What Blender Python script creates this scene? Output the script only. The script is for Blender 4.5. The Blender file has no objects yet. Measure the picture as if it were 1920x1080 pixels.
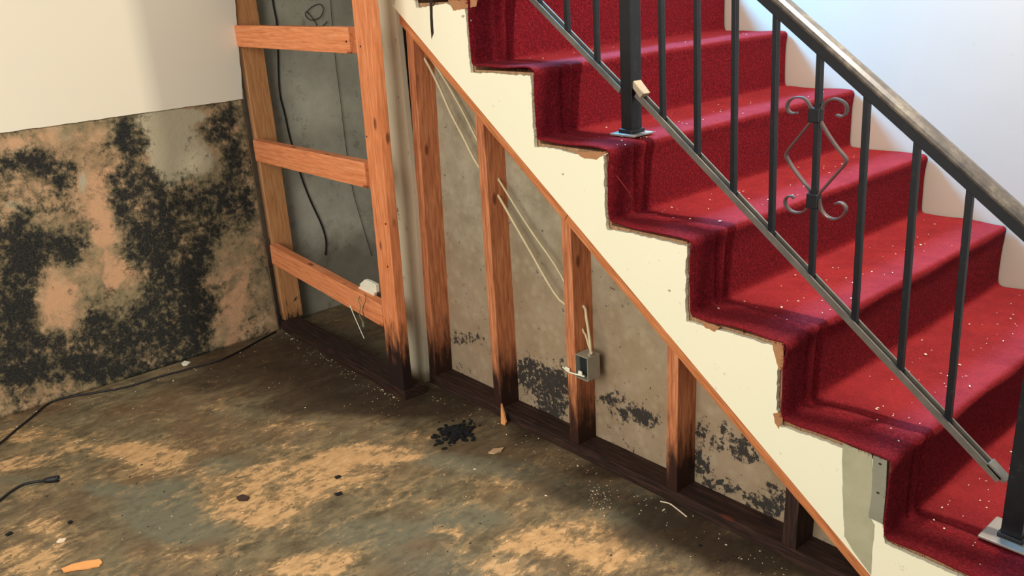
import bpy, bmesh, math, random
import numpy as np
from mathutils import Vector, Matrix, noise
random.seed(7)
S = bpy.context.scene
COL = S.collection
# ------------------------------------------------------------------ camera
YAW, PITCH, ROLL, FPX = -0.8786406, 0.3373368, -0.0656042, 1636.12
CAM = Vector((1.82042, -1.658, 1.40715))
ca, sa, cb, sb = math.cos(YAW), math.sin(YAW), math.cos(PITCH), math.sin(PITCH)
FW = Vector((sa*cb, ca*cb, -sb))
_r = Vector((ca, -sa, 0)); _u = _r.cross(FW)
RT = _r*math.cos(ROLL) + _u*math.sin(ROLL)
UP = -_r*math.sin(ROLL) + _u*math.cos(ROLL)
cam = bpy.data.cameras.new('camera'); camo = bpy.data.objects.new('camera', cam); COL.objects.link(camo)
cam.sensor_width = 36; cam.lens = FPX/1920*36; cam.clip_start = .02
m3 = Matrix((RT, UP, -FW)).transposed()
camo.matrix_world = Matrix.Translation(CAM) @ m3.to_4x4()
S.camera = camo
# ------------------------------------------------------------------ light
S.view_settings.view_transform = 'Standard'; S.view_settings.look = 'None'
S.view_settings.gamma = 1; S.view_settings.use_curve_mapping = False
S.view_settings.exposure = 0.0
W = bpy.data.worlds.new('world'); S.world = W; W.use_nodes = True
W.node_tree.nodes['Background'].inputs[0].default_value = (0.90, 0.93, 1.0, 1)
W.node_tree.nodes['Background'].inputs[1].default_value = 0.34
def area(name, loc, tgt, size, power, col, sy=None):
    l = bpy.data.lights.new(name, 'AREA'); l.energy = power; l.color = col; l.size = size
    if sy: l.shape = 'RECTANGLE'; l.size_y = sy
    o = bpy.data.objects.new(name, l); COL.objects.link(o); o.location = loc
    o.rotation_euler = (Vector(tgt)-Vector(loc)).to_track_quat('-Z', 'Y').to_euler()
    return o
area('stair_ceiling_lamp', (1.15, 0.47, 2.75), (0.6, 0.2, 0), .14, 67, (1.0, .92, .80))
area('room_fill_light', (.7, -3.1, 1.8), (-.1, 0.0, .6), 2.4, 95, (1.0, .95, .87))  # added soft fill from the camera side, no window modelled
area('landing_window_light', (-1.4, .62, 2.75), (0.9, 1.2, 1.3), .5, 400, (.10, .50, 1.0))
# ------------------------------------------------------------------ helpers
def at(u, v, ax, val):
    """point on the plane  ax = val  seen at (u, v) of the 1920x1080 photograph"""
    d = FW + RT*((u-960)/FPX) + UP*((540-v)/FPX)
    i = 'xyz'.index(ax)
    return CAM + d*((val-CAM[i])/d[i])
def empty(name, loc, label=None, cat=None, group=None):
    o = bpy.data.objects.new(name, None); COL.objects.link(o); o.location = loc; o.empty_display_size = .05
    return tag(o, label, cat, group)
def tag(o, label=None, cat=None, group=None, kind=None):
    if label: o['label'] = label
    if cat: o['category'] = cat
    if group: o['group'] = group
    if kind: o['kind'] = kind
    return o
def wmat(p):
    m = Matrix.Identity(4)
    while p is not None:
        m = Matrix.LocRotScale(p.location, p.rotation_euler, None) @ m; p = p.parent
    return m
def link(name, me, mat, parent=None, loc=(0, 0, 0)):
    """loc (and the mesh axes) are given in world terms"""
    o = bpy.data.objects.new(name, me); COL.objects.link(o)
    if mat and not me.materials: me.materials.append(mat)
    L = Vector(loc)
    if parent is not None:
        o.parent = parent; im = wmat(parent).inverted(); L = im @ L
        o.rotation_euler = im.to_euler()
    o.location = L
    return o
def bm_mesh(bm, name, smooth=False):
    me = bpy.data.meshes.new(name); bm.normal_update(); bm.to_mesh(me); bm.free()
    if smooth:
        for p in me.polygons: p.use_smooth = True
    return me
def box_bm(sx, sy, sz, bev=.0015, jit=0, cuts=0):
    bm = bmesh.new(); bmesh.ops.create_cube(bm, size=1)
    for v in bm.verts: v.co = Vector((v.co.x*sx, v.co.y*sy, v.co.z*sz))
    if bev: bmesh.ops.bevel(bm, geom=bm.edges[:], offset=bev, segments=2, profile=.6, affect='EDGES')
    if cuts:
        for k in range(1, cuts):
            z = -sz/2 + sz*k/cuts
            bmesh.ops.bisect_plane(bm, geom=bm.verts[:]+bm.edges[:]+bm.faces[:], plane_co=(0, 0, z), plane_no=(0, 0, 1))
    if jit:
        s = random.random()*50
        for v in bm.verts:
            n = noise.noise_vector(Vector((v.co.x*3, v.co.y*3, v.co.z*9+s)))
            v.co.x += n.x*jit; v.co.y += n.y*jit
    return bm
def board(name, parent, p0, p1, w, d, mat, wdir=(1, 0, 0), jit=.0012, bev=.002):
    """lumber from p0 to p1 (centres of the ends); w along wdir, d across; grain runs along local Z"""
    p0, p1 = Vector(p0), Vector(p1)
    z = (p1-p0).normalized(); x = Vector(wdir); x = (x - z*x.dot(z)).normalized(); y = z.cross(x)
    L = (p1-p0).length
    me = bm_mesh(box_bm(w, d, L, bev, jit, max(2, int(L/.06))), name)
    o = link(name, me, mat, parent, (p0+p1)/2)
    rm = Matrix((x, y, z)).transposed()
    if parent is not None: rm = wmat(parent).to_3x3().inverted() @ rm
    o.rotation_euler = rm.to_euler()
    return o
def tube(name, pts, r, mat, parent=None, segs=8, n=None, flat=None):
    P = [Vector(p) for p in pts]
    if n:   # catmull-rom
        Q = []
        for i in range(len(P)-1):
            a = P[max(i-1, 0)]; b = P[i]; c = P[i+1]; d = P[min(i+2, len(P)-1)]
            for k in range(n):
                t = k/n
                Q.append(.5*((2*b)+(c-a)*t+(2*a-5*b+4*c-d)*t*t+(3*b-a-3*c+d)*t**3))
        Q.append(P[-1]); P = Q
    c0 = P[0].copy(); bm = bmesh.new(); rings = []
    pu = None
    for i, p in enumerate(P):
        t = (P[min(i+1, len(P)-1)]-P[max(i-1, 0)]).normalized()
        u = (pu if pu is not None else (Vector((0, 0, 1)) if abs(t.z) < .9 else Vector((1, 0, 0))))
        u = (u - t*u.dot(t)).normalized(); pu = u; w = t.cross(u)
        rr = r(i/(len(P)-1)) if callable(r) else r
        if flat:   # flat bar: fixed world direction for the wide side
            fd = Vector(flat[0]); fn = t.cross(fd).normalized(); a, b = flat[1]/2, flat[2]/2
            ring = [bm.verts.new(p-c0+fd*sx*a+fn*sy*b) for sx, sy in ((1, .8), (.8, 1), (-.8, 1), (-1, .8), (-1, -.8), (-.8, -1), (.8, -1), (1, -.8))]
        else:
            ring = [bm.verts.new(p-c0+(u*math.cos(2*math.pi*k/segs)+w*math.sin(2*math.pi*k/segs))*rr) for k in range(segs)]
        rings.append(ring)
    s = len(rings[0])
    for a, b in zip(rings, rings[1:]):
        for k in range(s): bm.faces.new((a[k], a[(k+1) % s], b[(k+1) % s], b[k]))
    bm.faces.new(rings[0][::-1]); bm.faces.new(rings[-1])
    bmesh.ops.recalc_face_normals(bm, faces=bm.faces[:])
    return link(name, bm_mesh(bm, name, not flat), mat, parent, c0)
def slab(name, poly, thick, mat, parent=None, plane='y', bev=0):
    """poly: world points on the plane; extruded by thick (signed) along the plane's axis"""
    P = [Vector(p) for p in poly]; c = sum(P, Vector())/len(P)
    ax = Vector([float(a == plane) for a in 'xyz'])
    bm = bmesh.new()
    a = [bm.verts.new(p-c) for p in P]; b = [bm.verts.new(p-c+ax*thick) for p in P]
    bm.faces.new(a); bm.faces.new(b[::-1]); n = len(P)
    for i in range(n): bm.faces.new((a[i], b[i], b[(i+1) % n], a[(i+1) % n]))
    bmesh.ops.recalc_face_normals(bm, faces=bm.faces[:])
    return link(name, bm_mesh(bm, name), mat, parent, c)
def rough(pts, amp, step=.006, closed=False, seed=0, axes=(0, 2), nz=60):
    out = []
    for i in range(len(pts)-(0 if closed else 1)):
        a, b = Vector(pts[i]), Vector(pts[(i+1) % len(pts)]); n = max(1, int((b-a).length/step))
        for k in range(n):
            p = a.lerp(b, k/n); q = p*nz + Vector((seed, seed, seed))
            nn = noise.noise_vector(q) + noise.noise_vector(q*3.1)*.5
            for j in axes: p[j] += nn[j]*amp
            out.append(p)
    if not closed: out.append(Vector(pts[-1]))
    return out
# ------------------------------------------------------------------ materials
def lin(c):
    return tuple(((x/255)/12.92 if x/255 <= .04045 else ((x/255+.055)/1.055)**2.4) for x in c) + (1,)
class M:
    def __init__(s, name, rough=.7, spec=.3):
        s.m = bpy.data.materials.new(name); s.m.use_nodes = True; s.t = s.m.node_tree
        s.b = s.t.nodes['Principled BSDF']; s.b.inputs['Roughness'].default_value = rough
        s.b.inputs['Specular IOR Level'].default_value = spec
        s.tc = s.t.nodes.new('ShaderNodeTexCoord'); s.geo = s.t.nodes.new('ShaderNodeNewGeometry')
    def lk(s, a, b): s.t.links.new(a, b)
    def vec(s, src='Object', scale=(1, 1, 1)):
        mp = s.t.nodes.new('ShaderNodeMapping'); mp.inputs['Scale'].default_value = scale
        s.lk(s.geo.outputs['Position'] if src == 'World' else s.tc.outputs[src], mp.inputs['Vector']); return mp.outputs[0]
    def noise(s, scale=5, detail=6, rough=.6, vec=None, dist=0):
        n = s.t.nodes.new('ShaderNodeTexNoise'); n.inputs['Scale'].default_value = scale
        n.inputs['Detail'].default_value = detail; n.inputs['Roughness'].default_value = rough; n.inputs['Distortion'].default_value = dist
        s.lk(vec if vec is not None else s.vec(), n.inputs['Vector']); return n.outputs['Fac']
    def vor(s, scale, vec=None, feature='F1'):
        n = s.t.nodes.new('ShaderNodeTexVoronoi'); n.feature = feature; n.inputs['Scale'].default_value = scale
        s.lk(vec if vec is not None else s.vec(), n.inputs['Vector']); return n.outputs['Distance']
    def ramp(s, fac, stops):
        n = s.t.nodes.new('ShaderNodeValToRGB'); e = n.color_ramp.elements
        while len(e) < len(stops): e.new(.5)
        for k, (p, c) in enumerate(stops):
            e[k].position = p; e[k].color = (c, c, c, 1) if isinstance(c, (int, float)) else lin(c)
        s.lk(fac, n.inputs[0]); return n.outputs[0]
    def math(s, op, a, b=None, c=None):
        n = s.t.nodes.new('ShaderNodeMath'); n.operation = op
        for i, x in enumerate((a, b, c)):
            if x is None: continue
            if isinstance(x, (int, float)): n.inputs[i].default_value = x
            else: s.lk(x, n.inputs[i])
        return n.outputs[0]
    def mix(s, f, a, b, mode='MIX'):
        n = s.t.nodes.new('ShaderNodeMix'); n.data_type = 'RGBA'; n.blend_type = mode
        for sock, x in ((n.inputs[0], f), (n.inputs[6], a), (n.inputs[7], b)):
            if isinstance(x, (int, float)): sock.default_value = x
            elif isinstance(x, tuple): sock.default_value = lin(x)
            else: s.lk(x, sock)
        return n.outputs[2]
    def attr(s, name):
        n = s.t.nodes.new('ShaderNodeAttribute'); n.attribute_name = name; return n.outputs['Fac']
    def z(s):
        n = s.t.nodes.new('ShaderNodeSeparateXYZ'); s.lk(s.geo.outputs['Position'], n.inputs[0]); return n.outputs['Z']
    def step(s, v, lo, hi):
        n = s.t.nodes.new('ShaderNodeMapRange'); n.interpolation_type = 'SMOOTHSTEP'
        n.inputs[1].default_value = lo; n.inputs[2].default_value = hi; s.lk(v, n.inputs[0]); return n.outputs[0]
    def color(s, c):
        if isinstance(c, tuple): s.b.inputs['Base Color'].default_value = lin(c)
        else: s.lk(c, s.b.inputs['Base Color'])
        return s
    def bump(s, h, strength=.3, dist=.002):
        n = s.t.nodes.new('ShaderNodeBump'); n.inputs['Strength'].default_value = strength; n.inputs['Distance'].default_value = dist
        s.lk(h, n.inputs['Height']); s.lk(n.outputs[0], s.b.inputs['Normal']); return s
def wood(name, c_lo, c_mid, c_hi, stain=None, sc=(0.02, 0.06, 0.02, 0.9), wet=None):
    m = M(name, .72, .25)
    g = m.noise(9, 5, .6, m.vec(scale=(14, 14, 1.1)), .6)
    f = m.noise(30, 3, .6, m.vec(scale=(6, 6, .35)))
    col = m.ramp(g, [(.3, c_lo), (.5, c_mid), (.72, c_hi)])
    col = m.mix(m.ramp(f, [(.3, .28), (.6, 0)]), col, tuple(int(x*.72) for x in c_lo))
    kn = m.vor(5.5, m.vec(scale=(2.2, 2.2, .9)))
    col = m.mix(m.ramp(kn, [(.07, .8), (.13, 0)]), col, (95, 45, 25))
    if stain:   # dirty water wicked up from the floor: z where it ends, softness, colour
        top, soft, sc_ = stain
        zz = m.math('ADD', m.z(), m.math('MULTIPLY', m.math('SUBTRACT', m.noise(7, 5, .65, m.vec('World', (6, 6, 1.4))), .5), .34))
        k = m.step(zz, top+soft, top-soft)
        col = m.mix(m.math('MULTIPLY', k, .985), col, sc_)
    m.color(col); m.bump(g, .25, .002); return m.m
PINE = wood('pine_ladder', (196, 112, 66), (222, 136, 86), (236, 156, 106), (.24, .09, (24, 17, 17)))
PINE_RAIL = wood('pine_rail', (206, 120, 72), (228, 142, 92), (238, 160, 110))
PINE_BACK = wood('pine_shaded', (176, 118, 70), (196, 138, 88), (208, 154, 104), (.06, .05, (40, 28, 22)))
STUD = wood('pine_stud', (156, 90, 56), (196, 122, 80), (220, 150, 104), (.19, .10, (44, 24, 18)))
PLATE = wood('pine_plate', (166, 96, 54), (200, 124, 74), (222, 148, 96))
WET = wood('wet_plate', (30, 20, 16), (50, 32, 25), (78, 54, 42))
TAN = wood('bare_plywood', (150, 112, 80), (178, 140, 102), (196, 160, 120))
# carpet
m = M('red_carpet', 1.0, .12)
fine = m.noise(170, 6, .9, m.vec('World')); mid = m.noise(110, 3, .7, m.vec('World')); big = m.noise(6, 4, .6, m.vec('World'))
c = m.ramp(fine, [(.38, (62, 2, 12)), (.5, (146, 12, 26)), (.62, (214, 50, 60))])
c = m.mix(m.ramp(mid, [(.38, .55), (.6, 0)]), c, (104, 6, 22))
wr = m.math('MULTIPLY', m.attr('wear_light'), m.ramp(m.noise(9, 6, .7, m.vec('World')), [(.3, .45), (.6, 1)]))
c = m.mix(m.math('MULTIPLY', wr, .62), c, (232, 66, 62))
m.color(c); m.b.inputs['Sheen Weight'].default_value = .12; m.b.inputs['Sheen Roughness'].default_value = .5
m.b.inputs['Sheen Tint'].default_value = lin((255, 120, 130))
m.bump(m.math('ADD', m.math('MULTIPLY', fine, 1.6), m.math('MULTIPLY', mid, 1.4)), 1.0, .007); CARPET = m.m
# painted stair side
m = M('cream_paint', .75, .2)
c = m.mix(m.ramp(m.noise(2.2, 4, .5, m.vec('World')), [(.35, 0), (.7, .35)]), (250, 243, 212), (236, 240, 206))
c = m.mix(m.ramp(m.noise(26, 4, .8, m.vec('World')), [(.30, .35), (.36, 0)]), c, (150, 140, 116))
m.color(c); m.bump(m.noise(20, 5, .6, m.vec('World')), .12, .003); CREAM = m.m
m = M('grey_plaster', .9, .1)
c = m.mix(m.noise(14, 6, .7, m.vec('World')), (150, 146, 118), (196, 190, 158)); m.color(c); m.bump(m.noise(40, 5, .7), .3, .002); PATCH = m.m
m = M('dull_metal_plate', .6, .4)
c = m.mix(m.noise(14, 6, .7, m.vec('World')), (124, 122, 104), (158, 154, 132)); m.color(c); PATCH2 = m.m
m = M('torn_paper', .9, .1)
c = m.mix(m.noise(30, 5, .7, m.vec('World')), (150, 92, 58), (196, 150, 108)); m.color(c); TORN = m.m
# whitewashed corner strip
m = M('old_whitewash', .85, .15)
c = m.mix(m.ramp(m.noise(5, 6, .65, m.vec('World', (1, 1, .5))), [(.35, 0), (.7, .8)]), (222, 212, 184), (200, 190, 160))
c = m.mix(m.ramp(m.noise(34, 5, .7, m.vec('World', (1, 1, .5))), [(.28, .8), (.36, 0)]), c, (90, 76, 58))
k = m.step(m.math('ADD', m.z(), m.math('MULTIPLY', m.noise(12, 4, .6, m.vec('World')), .08)), .12, .05)
c = m.mix(m.math('MULTIPLY', k, .75), c, (120, 96, 68))
m.color(c); m.bump(m.noise(30, 5, .7), .3, .003); STRIP = m.m
# walls
m = M('left_wall_paint', .8, .2)
c = m.mix(m.ramp(m.noise(1.7, 4, .5, m.vec('World')), [(.35, 0), (.7, .4)]), (232, 222, 200), (222, 216, 196))
m.color(c); m.bump(m.noise(9, 5, .5, m.vec('World')), .1, .003); WALLP = m.m
m = M('stair_wall_paint', .7, .2)
c = m.mix(m.ramp(m.noise(3, 4, .5, m.vec('World')), [(.35, 0), (.7, .5)]), (190, 175, 160), (180, 167, 154))
zz = m.z()
c = m.mix(m.ramp(m.noise(24, 5, .8, m.vec('World')), [(.30, .35), (.38, 0)]), c, (170, 160, 140))
m.color(c); m.bump(m.noise(14, 5, .5, m.vec('World')), .1, .002); BACKW = m.m
m = M('plain_plaster', .9, .1)
m.color(m.mix(m.noise(3, 4, .6, m.vec('World')), (150, 146, 128), (176, 172, 152))); PLAIN = m.m
# mouldy lower wall: vertex field 'mould' (where it grows) sharpened by fine noise, field 'peel' for the bare tan patches
m = M('mouldy_plaster', .92, .1)
V = m.vec('World')
n1 = m.noise(9, 9, .72, V); n2 = m.noise(38, 6, .75, V); n3 = m.noise(140, 3, .7, V)
base = m.ramp(m.noise(11, 8, .7, V, .6), [(.3, (116, 102, 78)), (.42, (156, 130, 98)), (.55, (186, 152, 116)), (.68, (204, 178, 142))])
base = m.mix(m.ramp(m.noise(4.5, 6, .6, V), [(.42, 0), (.58, .85)]), base, (134, 124, 94))
base = m.mix(m.step(m.math('ADD', m.math('MULTIPLY', m.attr('peel'), .7), m.math('MULTIPLY', m.math('SUBTRACT', m.noise(7, 9, .75, V, .4), .5), 3.6)), .30, .85), base, (204, 160, 122))
base = m.mix(m.step(m.math('ADD', m.attr('chalk'), m.math('MULTIPLY', m.math('SUBTRACT', n1, .5), 1.6)), .3, .7), base, (178, 168, 140))
f = m.math('ADD', m.math('MULTIPLY', m.attr('mould'), .78), m.math('ADD', m.math('MULTIPLY', m.math('SUBTRACT', n1, .5), 3.2), m.math('MULTIPLY', m.math('SUBTRACT', n2, .5), 3.0)))
film = m.mix(m.math('MULTIPLY', m.step(f, -.25, .5), .88), base, m.mix(m.noise(15, 6, .7, V), (62, 60, 46), (104, 96, 74)))
dark = m.mix(m.ramp(n3, [(.35, 0), (.65, 1)]), (22, 27, 32), (58, 56, 50))
c = m.mix(m.math('MULTIPLY', m.step(f, .26, .80), .96), film, dark)
m.color(c); m.bump(m.math('ADD', n2, m.math('MULTIPLY', f, .4)), .45, .004); MOULD = m.m
# panel behind the stud bays
m = M('bay_back_board', .92, .1)
V = m.vec('World'); n1 = m.noise(8, 7, .7, V); n2 = m.noise(70, 4, .75, V); v1 = m.noise(46, 5, .8, V)
base = m.mix(m.ramp(n1, [(.35, 0), (.65, 1)]), (138, 128, 104), (168, 158, 134))
kz = m.step(m.math('ADD', m.z(), m.math('MULTIPLY', n1, .25)), .95, .35)
base = m.mix(m.math('MULTIPLY', kz, .5), base, (160, 128, 98))
base = m.mix(m.ramp(m.vor(24, V), [(.1, .3), (.45, 0)]), base, (186, 172, 142))
f = m.math('ADD', m.math('MULTIPLY', m.attr('mould'), 1.15), m.math('ADD', m.math('MULTIPLY', m.math('SUBTRACT', v1, .5), 3.6), m.math('MULTIPLY', m.math('SUBTRACT', n2, .5), 3.0)))
c = m.mix(m.math('MULTIPLY', m.step(f, .62, .84), .9), base, (30, 34, 38))
m.color(c); m.bump(n2, .3, .002); BAY = m.m
# closet side board
m = M('closet_board', .9, .12)
V = m.vec('World')
c = m.mix(m.ramp(m.noise(5, 7, .7, V), [(.3, 0), (.7, 1)]), (178, 176, 156), (214, 211, 192))
c = m.mix(m.ramp(m.noise(16, 6, .75, V), [(.32, .5), (.45, 0)]), c, (96, 92, 76))
k = m.step(m.math('ADD', m.z(), m.math('MULTIPLY', m.math('SUBTRACT', m.noise(5, 5, .6, V), .5), .35)), .44, .22)
c = m.mix(m.math('MULTIPLY', k, .5), c, (88, 70, 54))
m.color(c); m.bump(m.noise(30, 5, .6, V), .2, .002); CLOSET = m.m
# floor: fields 'tan' (bare screed), 'brown' (dark wet, plus shade painted along the stud wall), 'grey' (film)
m = M('stained_concrete_floor', .62, .3)
V = m.vec('World'); VS = m.vec('World', (1.55, .85, 1))
n1 = m.noise(5.5, 10, .72, VS, .5); n2 = m.noise(26, 8, .75, VS, .3); n3 = m.noise(120, 4, .7, V)
base = m.ramp(m.noise(8, 10, .75, VS), [(.32, (66, 58, 42)), (.45, (98, 88, 66)), (.55, (118, 106, 80)), (.68, (146, 126, 94))])
base = m.mix(m.ramp(m.noise(3.1, 6, .6, V), [(.42, 0), (.62, .6)]), base, (112, 84, 58))
base = m.mix(m.step(m.math('ADD', m.attr('grey'), m.math('MULTIPLY', m.math('SUBTRACT', n1, .5), .8)), .25, .7), base, (108, 104, 84))
base = m.mix(m.ramp(n2, [(.35, .55), (.5, 0)]), base, (74, 62, 46))
t = m.math('ADD', m.math('MULTIPLY', m.attr('tan'), .8), m.math('ADD', m.math('MULTIPLY', m.math('SUBTRACT', n1, .5), 3.2), m.math('MULTIPLY', m.math('SUBTRACT', n2, .5), 2.6)))
tanc = m.ramp(n2, [(.3, (150, 118, 80)), (.55, (194, 154, 106)), (.75, (218, 182, 136))])
c = m.mix(m.math('MULTIPLY', m.step(t, .10, .50), .6), base, (158, 130, 90))
c = m.mix(m.math('MULTIPLY', m.step(t, .52, .70), .92), c, tanc)
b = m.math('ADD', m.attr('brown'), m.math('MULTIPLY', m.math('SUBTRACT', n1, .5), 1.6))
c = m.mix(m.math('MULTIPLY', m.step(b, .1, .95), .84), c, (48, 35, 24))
c = m.mix(m.ramp(m.noise(60, 5, .8, VS), [(.30, .8), (.36, 0)]), c, (44, 36, 28))
c = m.mix(m.ramp(n3, [(.66, 0), (.74, .35)]), c, (190, 176, 140))
m.color(c); m.bump(m.math('ADD', n2, m.math('MULTIPLY', m.step(t, .5, .65), .5)), .4, .004)
m.lk(m.ramp(n1, [(.35, .42), (.65, .75)]), m.b.inputs['Roughness']); FLOOR = m.m
def plain(name, col, rough=.6, spec=.4, metal=0, var=.12):
    m = M(name, rough, spec); n = m.noise(25, 5, .7)
    m.color(m.mix(n, tuple(int(x*(1-var)) for x in col), tuple(min(255, int(x*(1+var))) for x in col)))
    m.b.inputs['Metallic'].default_value = metal; m.bump(n, .12, .001); return m.m
m = M('black_iron', .38, .4)
n = m.noise(40, 6, .7, m.vec('World'))
c = m.ramp(n, [(.3, (13, 15, 18)), (.62, (22, 24, 28)), (.74, (60, 54, 48))]); m.color(c); m.bump(n, .2, .001); IRON = m.m
m = M('worn_rail_cap', .38, .6)
n = m.noise(14, 7, .75, m.vec('World'))
c = m.ramp(n, [(.3, (44, 40, 38)), (.5, (92, 82, 72)), (.7, (150, 138, 116))]); m.color(c); m.bump(n, .2, .001); CAP = m.m
CABLE_W = plain('cream_cable', (206, 190, 150)); CABLE_B = plain('black_rubber', (22, 22, 24), .5)
BOXG = plain('grey_box', (150, 142, 122)); WHITE = plain('white_plastic', (232, 230, 206)); DARKIN = plain('dark_interior', (22, 32, 34))
CRUMB = plain('pale_crumb', (226, 204, 176), .9); CHIP = plain('orange_wood_chip', (236, 158, 92), .8); CHIPT = plain('tan_wood_chip', (196, 164, 124), .8)
SOOT = plain('black_debris', (14, 16, 18), .9); DEBR = plain('brown_debris', (60, 42, 32), .9); FRINGE = plain('red_fringe', (120, 20, 32), .9); NAIL = plain('rusty_nail', (40, 30, 24), .6)
CORDIN = plain('steel', (150, 150, 145), .35, .5, .8); GREENG = plain('green_clip', (110, 122, 100))
# ------------------------------------------------------------------ fields on grids
def blob_field(P, blobs, ax, val):
    """P: Nx3 world points; blobs: centre and radii given where the photograph shows the stain, carried onto the surface"""
    i, j = [k for k in range(3) if 'xyz'[k] != ax]
    out = np.zeros(len(P))
    for (u, v, ru, rv, w) in blobs:
        c = at(u, v, ax, val); a = at(u+ru, v, ax, val)-c; b = at(u, v+rv, ax, val)-c
        Mx = np.array([[a[i], b[i]], [a[j], b[j]]]); D = np.stack([P[:, i]-c[i], P[:, j]-c[j]])
        q = np.linalg.inv(Mx) @ D
        out += w*np.exp(-(q[0]**2+q[1]**2)**1.3*.9)
    return np.clip(out, -.9, .95)
def grid(name, ax, val, a0, a1, b0, b1, st, mat, fields, parent=None, thick=0, disp=0, edge=None):
    """a grid on plane ax=val; (a,b) are the two other axes in order"""
    na, nb = max(2, int((a1-a0)/st)), max(2, int((b1-b0)/st))
    A, B = np.meshgrid(np.linspace(a0, a1, na+1), np.linspace(b0, b1, nb+1), indexing='ij')
    i, j = [k for k in range(3) if 'xyz'[k] != ax]; kk = 'xyz'.index(ax)
    P = np.zeros((A.size, 3)); P[:, i] = A.ravel(); P[:, j] = B.ravel(); P[:, kk] = val
    F = {n: blob_field(P, bl, ax, val) for n, bl in fields.items()}
    if disp:
        for q in range(len(P)): P[q, kk] += noise.noise(Vector(P[q])*6)*disp
    faces = [(x*(nb+1)+y, (x+1)*(nb+1)+y, (x+1)*(nb+1)+y+1, x*(nb+1)+y+1) for x in range(na) for y in range(nb)]
    me = bpy.data.meshes.new(name); me.from_pydata(P.tolist(), [], faces); me.update()
    for n, f in F.items():
        t = me.attributes.new(n, 'FLOAT', 'POINT'); t.data.foreach_set('value', f.astype(np.float32))
    for p in me.polygons: p.use_smooth = True
    o = link(name, me, mat, parent)
    if thick:
        s = o.modifiers.new('solid', 'SOLIDIFY'); s.thickness = thick; s.offset = -1
    return o
# ================================================================== SETTING
XW = -1.658                      # left wall
RUN, RISE, Z1, WID = .27, .1963, 1.180, 1.217      # stairs
tan = [(80,815,70,18,.75),(170,842,80,13,.7),(60,868,70,14,.6),(270,845,60,22,.9),(300,868,60,22,.9),(230,895,50,12,.5),(530,905,110,32,1.0),(450,935,80,36,1.0),(500,965,90,25,.9),(600,868,80,20,.7),(690,850,80,18,.8),(750,852,50,12,.8),(560,800,60,14,.4),(90,985,45,18,.9),(60,1050,70,28,.8),(560,1065,70,22,.9),(630,1050,60,22,.9),(800,940,34,9,.8),(845,995,30,9,.9),(905,908,60,16,.6),(980,1022,60,20,1),(1050,1008,70,28,1),(1120,1015,50,36,1),(1150,1050,60,25,1),(960,1068,60,18,1),(770,820,50,10,.5),(20,820,40,12,.6),(700,905,60,18,.5),(930,950,60,16,.4),(60,925,40,12,.5),(380,1040,90,16,.45),(560,840,120,16,.35)]
brown = [(1250,1000,140,34,.9),(1400,1055,120,34,.9),(1110,925,120,26,.55),(620,700,130,60,.9),(440,690,110,45,.75),(570,760,110,22,.6),(330,725,110,22,.4),(860,760,120,28,.65),(1010,815,90,22,.75),(1140,880,90,22,.85),(1290,955,90,22,1.0),(1430,1030,80,22,1.1),(1560,1070,60,22,1.1),(740,760,110,25,.8),(855,800,60,22,.35),(1230,960,90,30,.3),(60,770,90,12,.5),(1000,790,60,16,.5),(600,640,150,40,.7),(800,740,90,20,.7)]  # stains; the blobs by the sill also carry the stairs' shade
grey = [(300,945,100,40,.8),(350,990,110,40,.8),(190,915,50,16,.7),(420,870,70,22,.6),(880,970,90,36,.8),(1210,960,110,50,.8),(700,1000,110,36,.8),(950,880,110,30,.6),(140,835,60,12,.4),(820,860,80,20,.6),(330,905,60,20,.4),(30,900,60,12,.6),(1080,920,90,30,.5),(770,1060,120,30,.5)]
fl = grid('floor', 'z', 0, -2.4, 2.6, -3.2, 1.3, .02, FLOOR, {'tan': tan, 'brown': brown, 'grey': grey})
tag(fl, kind='structure', label='stained concrete floor with peeling tan patches and a grey green film')
mould = [(245,245,36,36,1.0),(415,232,28,28,1.0),(440,300,20,46,1.0),(390,262,20,18,.4),(55,300,60,32,.6),(70,305,26,26,.5),(15,335,36,36,.4),(250,320,48,50,1.0),(300,350,60,36,.6),(380,372,70,36,.75),(280,440,48,60,1.0),(350,440,70,30,.6),(350,495,55,40,1.0),(320,545,55,55,1.1),(370,590,45,50,1.0),(25,490,60,60,.9),(115,470,45,26,.9),(160,440,30,30,.5),(20,600,55,80,.95),(90,660,55,40,.9),(175,602,22,22,1.0),(235,625,50,45,.7),(290,655,80,40,.85),(366,645,24,24,1.5),(160,705,90,20,.8),(30,715,60,36,.6),(205,350,26,40,.2),(80,390,60,30,.3),(425,400,44,36,.5),(466,350,10,80,.4),(120,340,24,40,.5),(60,440,80,26,.5),(190,660,60,30,.7),(300,600,60,40,.8),(470,560,10,60,.3),(480,620,24,30,.4),(250,690,150,14,.8),(220,400,30,30,.4)]
peel = [(190,430,24,80,1.0),(115,560,40,48,1.1),(110,600,28,22,.9),(220,520,50,34,.8),(440,530,44,60,.75),(440,610,50,34,.6),(230,350,20,20,.4),(120,255,80,18,.9),(60,270,50,14,.5),(210,300,30,30,.5),(330,420,60,22,.4),(80,420,60,22,.3),(170,350,22,40,.8),(480,440,14,60,.4)]
chalk = [(320,285,50,60,1.1),(318,300,14,50,1.0),(380,300,30,40,.6),(300,230,60,18,.9),(350,215,60,12,.8),(155,345,8,26,.8),(25,385,30,14,.5)]
anti = [(u, v, a, b, -w*.75) for (u, v, a, b, w) in peel] + [(u, v, a, b, -w*.6) for (u, v, a, b, w) in chalk]
wl = empty('wall_left', (XW, -1.5, 0)); tag(wl, kind='structure', label='left wall, cream painted above and black with mould below')
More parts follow.
